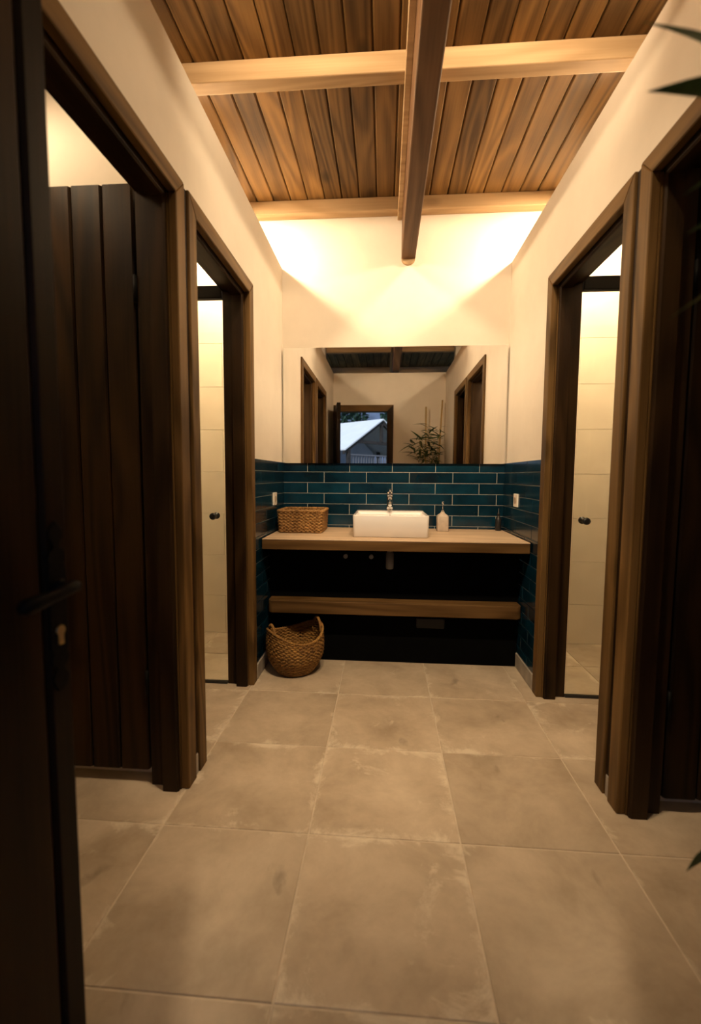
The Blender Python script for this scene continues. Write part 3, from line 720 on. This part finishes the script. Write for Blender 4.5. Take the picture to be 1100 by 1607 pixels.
# ------------------------------------------------------------------ lamps
def bulb_lamp(x, y, zb, mat, label):
    r = tag(empty('pendant_lamp', (x, y, CZ)), label, 'lamp', 'pendant lamps over the stalls')
    obj('ceiling_rose', MB().lathe([(.035, CZ-.02), (.04, CZ-.012), (.04, CZ-.0005)], 18, (x, y, 0)), M['black'], r)
    if zb+.115 < CZ-.02: obj('cord', MB().tube([(x, y, zb+.11), (x, y, CZ-.018)], .003, 6), M['black'], r)
    obj('socket', MB().lathe([(.016, zb+.050), (.018, zb+.06), (.018, zb+.10), (.008, zb+.112)], 14, (x, y, 0)), M['black'], r)
    obj('bulb', MB().ball((x, y, zb), .050, 12, 8), mat, r)
    obj('shade', MB().lathe([(.019, zb+.100), (.040, zb+.094), (.095, zb+.045), (.115, zb+.004), (.112, zb+.004), (.092, zb+.045), (.038, zb+.090), (.019, zb+.096)], 28, (x, y, 0)), M['white'], r)
bulb_lamp(-1.05, 2.74, 2.815, M['bulb'], 'white shaded pendant lamp over the left shower')
bulb_lamp(1.16, 2.74, 2.815, M['bulb'], 'white shaded pendant lamp over the right shower')
bulb_lamp(-1.30, 1.28, 2.42, M['bulb_near'], 'white shaded pendant lamp over the near left stall')
bulb_lamp(1.41, 1.28, 2.42, M['white'], 'unlit white shaded pendant lamp over the near right stall')
def spot(x, y, z, tgt, label, watt, cone):
    r = tag(empty('spotlight', (x, y, z)), label, 'lamp', 'spotlights on the cross beam over the entrance')
    d = (Vector(tgt)-Vector((x, y, z))).normalized(); q = d.to_track_quat('-Z', 'Y')
    hd = obj('head', MB().lathe([(.020, .055), (.034, .05), (.036, -.03), (.033, -.03), (.030, .02), (.004, .022)], 20), M['black'], r, local=True); hd.rotation_euler = q.to_euler()
    le = obj('lens', MB().lathe([(.028, .010), (.028, .013)], 16), M['lens'], r, local=True); le.rotation_euler = q.to_euler()
    obj('bracket', MB().tube([(0, -.042, .02), (0, -.02, .03), (0, 0, .03)], .007, 8), M['black'], r, local=True)
    ld = bpy.data.lights.new('spot_light', 'SPOT'); ld.energy = watt; ld.color = WARM; ld.spot_size = math.radians(cone); ld.spot_blend = 1.0; ld.shadow_soft_size = .05
    lo = bpy.data.objects.new('spot_light', ld); C.objects.link(lo); lo.parent = r; lo.location = d*.034; lo.rotation_euler = q.to_euler()
spot(-.30, 1.045, 2.925, (-.10, 3.1, 2.55), 'black spotlight on the beam aimed at the back wall, left of the rafter', SPOT_W, 106)
spot(.50, 1.045, 2.925, (.25, 3.1, 2.55), 'black spotlight on the beam aimed at the back wall, right of the rafter', SPOT_W, 106)
spot(-.08, 1.045, 2.925, (-.02, 2.45, .40), 'added black fill spotlight, unseen, aimed down at the floor, left of the rafter', FLOOR_FILL_W, 82)  # this pair is added fill for the floor, no lamp seen here
spot(.32, 1.045, 2.925, (.12, 2.45, .40), 'added black fill spotlight, unseen, aimed down at the floor, right of the rafter', FLOOR_FILL_W, 82)

# ------------------------------------------------------------------ bamboo plant in the corner by the entrance
pl = tag(empty('potted_bamboo', (.60, .17, 0)), 'tall potted bamboo with narrow leaves beside the entrance', 'plant')
obj('pot', MB().lathe([(.095, .001), (.10, .006), (.135, .27), (.142, .275), (.142, .30), (.128, .30), (.126, .265)], 28, (.60, .17, 0)), M['pot'], pl)
obj('soil', MB().lathe([(.118, .255), (.124, .262), (.06, .268)], 24, (.60, .17, 0)), M['soil'], pl)
for x, y, xt, yt, zt in ((.57, .11, .555, .03, 2.10), (.68, .14, .775, .02, 2.19)):
    obj('bamboo_stake', MB().tube([(x, y, .25), ((x+xt)/2, (y+yt)/2, (zt+.25)/2), (xt, yt, zt)], .011, 10), M['cane'], pl)
def leafmesh():
    mb = MB(); n = 7; vs_ = []; Lh = 1.0
    for i in range(n+1):
        t = i/n; w = .105*math.sin(PI*min(1, t**.75))*(1-.25*t); zc = -.14*t*t
        vs_ += [(t*Lh, -w, zc+w*.35), (t*Lh, 0, zc-.002), (t*Lh, w, zc+w*.35)]
    fs = []
    for i in range(n):
        for j in (0, 1): fs.append((i*3+j, (i+1)*3+j, (i+1)*3+j+1, i*3+j+1))
    mb.add(vs_, fs, True)
    return mesh('leaf', mb, M['leaf'])
lm = leafmesh()
def leaf(base, tip, roll=0.0, name='leaf'):
    b, t = Vector(base), Vector(tip); d = t-b; L_ = d.length
    o = bpy.data.objects.new(name, lm); C.objects.link(o); o.parent = pl; o.location = b-Vector(pl.location)
    q = d.to_track_quat('X', 'Z'); o.rotation_mode = 'QUATERNION'; o.rotation_quaternion = q @ Matrix.Rotation(roll, 3, 'X').to_quaternion()
    o.scale = (L_, L_*.95, L_)
rp_ = random.Random(5)
stems = [((.56, .20), (.44, .42, 1.68)), ((.63, .20), (.55, .50, 1.74)), ((.66, .16), (.72, .28, 1.80)), ((.58, .14), (.58, .10, 1.86)), ((.60, .22), (.36, .22, 1.62)), ((.64, .10), (.66, .10, 1.66)), ((.62, .19), (.62, .42, 1.48))]
for (sx, sy), (tx, ty, tz) in stems:
    P_ = [Vector((sx, sy, .25)), Vector((sx+(tx-sx)*.22, sy+(ty-sy)*.22, .25+(tz-.25)*.45)), Vector((sx+(tx-sx)*.6, sy+(ty-sy)*.6, .25+(tz-.25)*.8)), Vector((tx, ty, tz))]
    obj('stem', MB().tube(P_, [.006, .005, .004, .002], 7), M['cane'], pl)
    for i in range(24):
        t = .46+.54*i/23
        q = t*3; j = min(2, int(q)); u = q-j; b = P_[j].lerp(P_[j+1], u)
        a = rp_.uniform(0, 2*PI); L_ = rp_.uniform(.13, .22); el = rp_.uniform(-.5, .6)
        tip = b+Vector((math.cos(a)*math.cos(el), math.sin(a)*math.cos(el), math.sin(el)))*L_
        tip.y = max(tip.y, YE+.03); tip.x = min(tip.x, XR-.02)
        if tip.y > .08 and (tip.x/tip.y < .66) and not (tip.x/tip.y > .50 and tip.y > .30 and (tip.x/tip.y > .585)): tip = b+Vector((abs(math.cos(a))*.5+.3, -.2, math.sin(el)))*L_*.7
        leaf(b, tip, rp_.uniform(-.6, .6))
# long leaves of the forward shoots
for b, t, ro in (((.452, .60, 1.612), (.312, .615, 1.637), .5), ((.470, .60, 1.600), (.330, .62, 1.742), -.5), ((.47, .60, 1.55), (.352, .61, 1.515), .2), ((.47, .60, 1.50), (.360, .615, 1.465), .7), ((.47, .58, 1.42), (.350, .62, 1.375), -.2)):
    leaf(b, t, ro)
obj('stem', MB().tube([(.575, .30, 1.05), (.52, .47, 1.34), (.475, .58, 1.50), (.455, .60, 1.64)], [.005, .004, .003, .0015], 7), M['cane'], pl)
obj('stem', MB().tube([(.60, .19, .25), (.60, .25, .70), (.575, .30, 1.052)], [.007, .006, .005], 7), M['cane'], pl)
leaf((.515, .66, .62), (.505, .745, .525), .3)
obj('stem', MB().tube([(.62, .20, .25), (.60, .36, .62), (.56, .55, .74), (.516, .66, .62)], [.005, .004, .003, .0015], 7), M['cane'], pl)

# ------------------------------------------------------------------ outdoors, seen through the doorway in the mirror
struct(obj('ground', MB().box(-30, 30, -45, YE-.20, -.25, -.06), M['ground'], origin=(0, -20, -.25)), 'grassy ground outside the entrance')
struct(obj('porch_floor', MB().box(-2, 2.1, -1.7, YE-.15, -.06, -.012), M['stone'], origin=(0, -.9, -.06)), 'stone porch floor outside the entrance')
# lodge: gable front faces the entrance, ridge runs away to the left
LR = empty('tent_lodge', (-.47, -11.95, -.06), math.radians(-50)); tag(LR, 'canvas-roofed lodge on a raised deck outside the open door', 'lodge')
# local frame: x to viewer's left-right, +y towards the entrance, z up
def part(name, mb, mat, **k): return obj(name, mb, mat, LR, local=True, **k)
apx, aez, apz, hw, ln = 0.0, 2.20, 3.46, 2.1, 6.5
def slope(sx):
    t = .05
    return MB().add([(0, .55, apz), (0, -ln, apz), (sx*hw, -ln, aez), (sx*hw, .55, aez), (0, .55, apz-t), (0, -ln, apz-t), (sx*hw, -ln, aez-t), (sx*hw, .55, aez-t)],
                    [(0,1,2,3),(7,6,5,4),(0,3,7,4),(1,0,4,5),(2,1,5,6),(3,2,6,7)])
part('roof_canvas', slope(-1), M['canvas']); part('roof_canvas', slope(1), M['canvas'])
part('gable_wall', MB().prism([(-1.7, 1.05), (1.7, 1.05), (1.7, aez), (0, apz-.12), (-1.7, aez)], 'Y', -1.5, -1.42), M['lodgewall'])
part('side_wall', MB().box(-1.72, -1.66, -ln+.2, -1.5, 1.05, aez+.25), M['lodgewall'])
part('deck', MB().box(-2.1, 2.1, -ln, .55, .85, 1.05), M['lodgewood'])
for sx in (-1, 1):
    part('rake_beam', MB().add([(0, .50, apz-.05), (sx*hw, .50, aez-.05), (sx*hw, .50, aez-.19), (0, .50, apz-.19), (0, .40, apz-.05), (sx*hw, .40, aez-.05), (sx*hw, .40, aez-.19), (0, .40, apz-.19)],
         [(0,1,2,3),(7,6,5,4),(0,4,5,1),(1,5,6,2),(2,6,7,3),(3,7,4,0)]), M['lodgewood'])
    for yy in (.45, -1.3):
        part('post', MB().box(sx*1.85-.06, sx*1.85+.06, yy-.06, yy+.06, 1.05, aez+.10), M['lodgewood'])
    part('deck_leg', MB().box(sx*1.9-.08, sx*1.9+.08, .30, .46, 0, .85), M['lodgewood'])
part('king_post', MB().box(-.05, .05, .40, .50, 2.55, apz-.15), M['lodgewood'])
part('tie_beam', MB().box(-1.45, 1.45, .41, .49, 2.45, 2.56), M['lodgewood'])
part('top_rail', MB().box(-1.85, 1.85, .42, .50, 1.98, 2.04), M['railing']); part('bottom_rail', MB().box(-1.85, 1.85, .43, .49, 1.16, 1.21), M['railing'])
for i in range(25):
    x = -1.74+i*.145; part('baluster', MB().box(x-.018, x+.018, .44, .48, 1.2, 1.99), M['railing'])
# trees and hill behind
hm_ = MB(); nx_, ny_ = 24, 8; vs_ = []
for j in range(ny_+1):
    for i in range(nx_+1):
        x = -30+60*i/nx_; y = -24-18*j/ny_
        vs_.append((x, y, -.3+14*(j/ny_)+1.2*mnoise.noise(Vector((x*.2, y*.2, 3)))))
fs = [(j*(nx_+1)+i, (j+1)*(nx_+1)+i, (j+1)*(nx_+1)+i+1, j*(nx_+1)+i+1) for j in range(ny_) for i in range(nx_)]
hm_.add(vs_, fs, True); struct(obj('hillside', hm_, M['hill']), 'hazy blue wooded hillside far outside the door')
tr_ = random.Random(9)
def tree(x, y, h, r, label):
    t = tag(empty('tree', (x, y, -.06)), label, 'tree', 'trees behind the lodge')
    obj('trunk', MB().tube([(x, y, -.06), (x+.1, y, h*.4), (x+.05, y, h*.8)], [.16, .12, .04], 8), M['bark'], t)
    mb = MB()
    for i in range(1100):
        while True:
            p = Vector((tr_.uniform(-1, 1), tr_.uniform(-1, 1), tr_.uniform(-1, 1)))
            if .25 < p.length < 1: break
        c = Vector((x+p.x*r, y+p.y*r, h*.68+p.z*h*.34)); a = Vector((tr_.gauss(0, 1), tr_.gauss(0, 1), tr_.gauss(0, 1))).normalized(); b = a.orthogonal().normalized()
        s_ = .16; mb.add([c+a*s_, c+b*s_*.6, c-a*s_, c-b*s_*.6], [(0, 1, 2, 3)])
    obj('crown', mb, M['foliage'], t)
tree(-5.6, -19, 6.0, 1.5, 'dark green tree left behind the lodge roof')
tree(-2.6, -22, 6.4, 1.7, 'dark tree in the middle behind the lodge roof')
tree(1.3, -19, 6.2, 1.6, 'dark tree at the right behind the lodge roof')
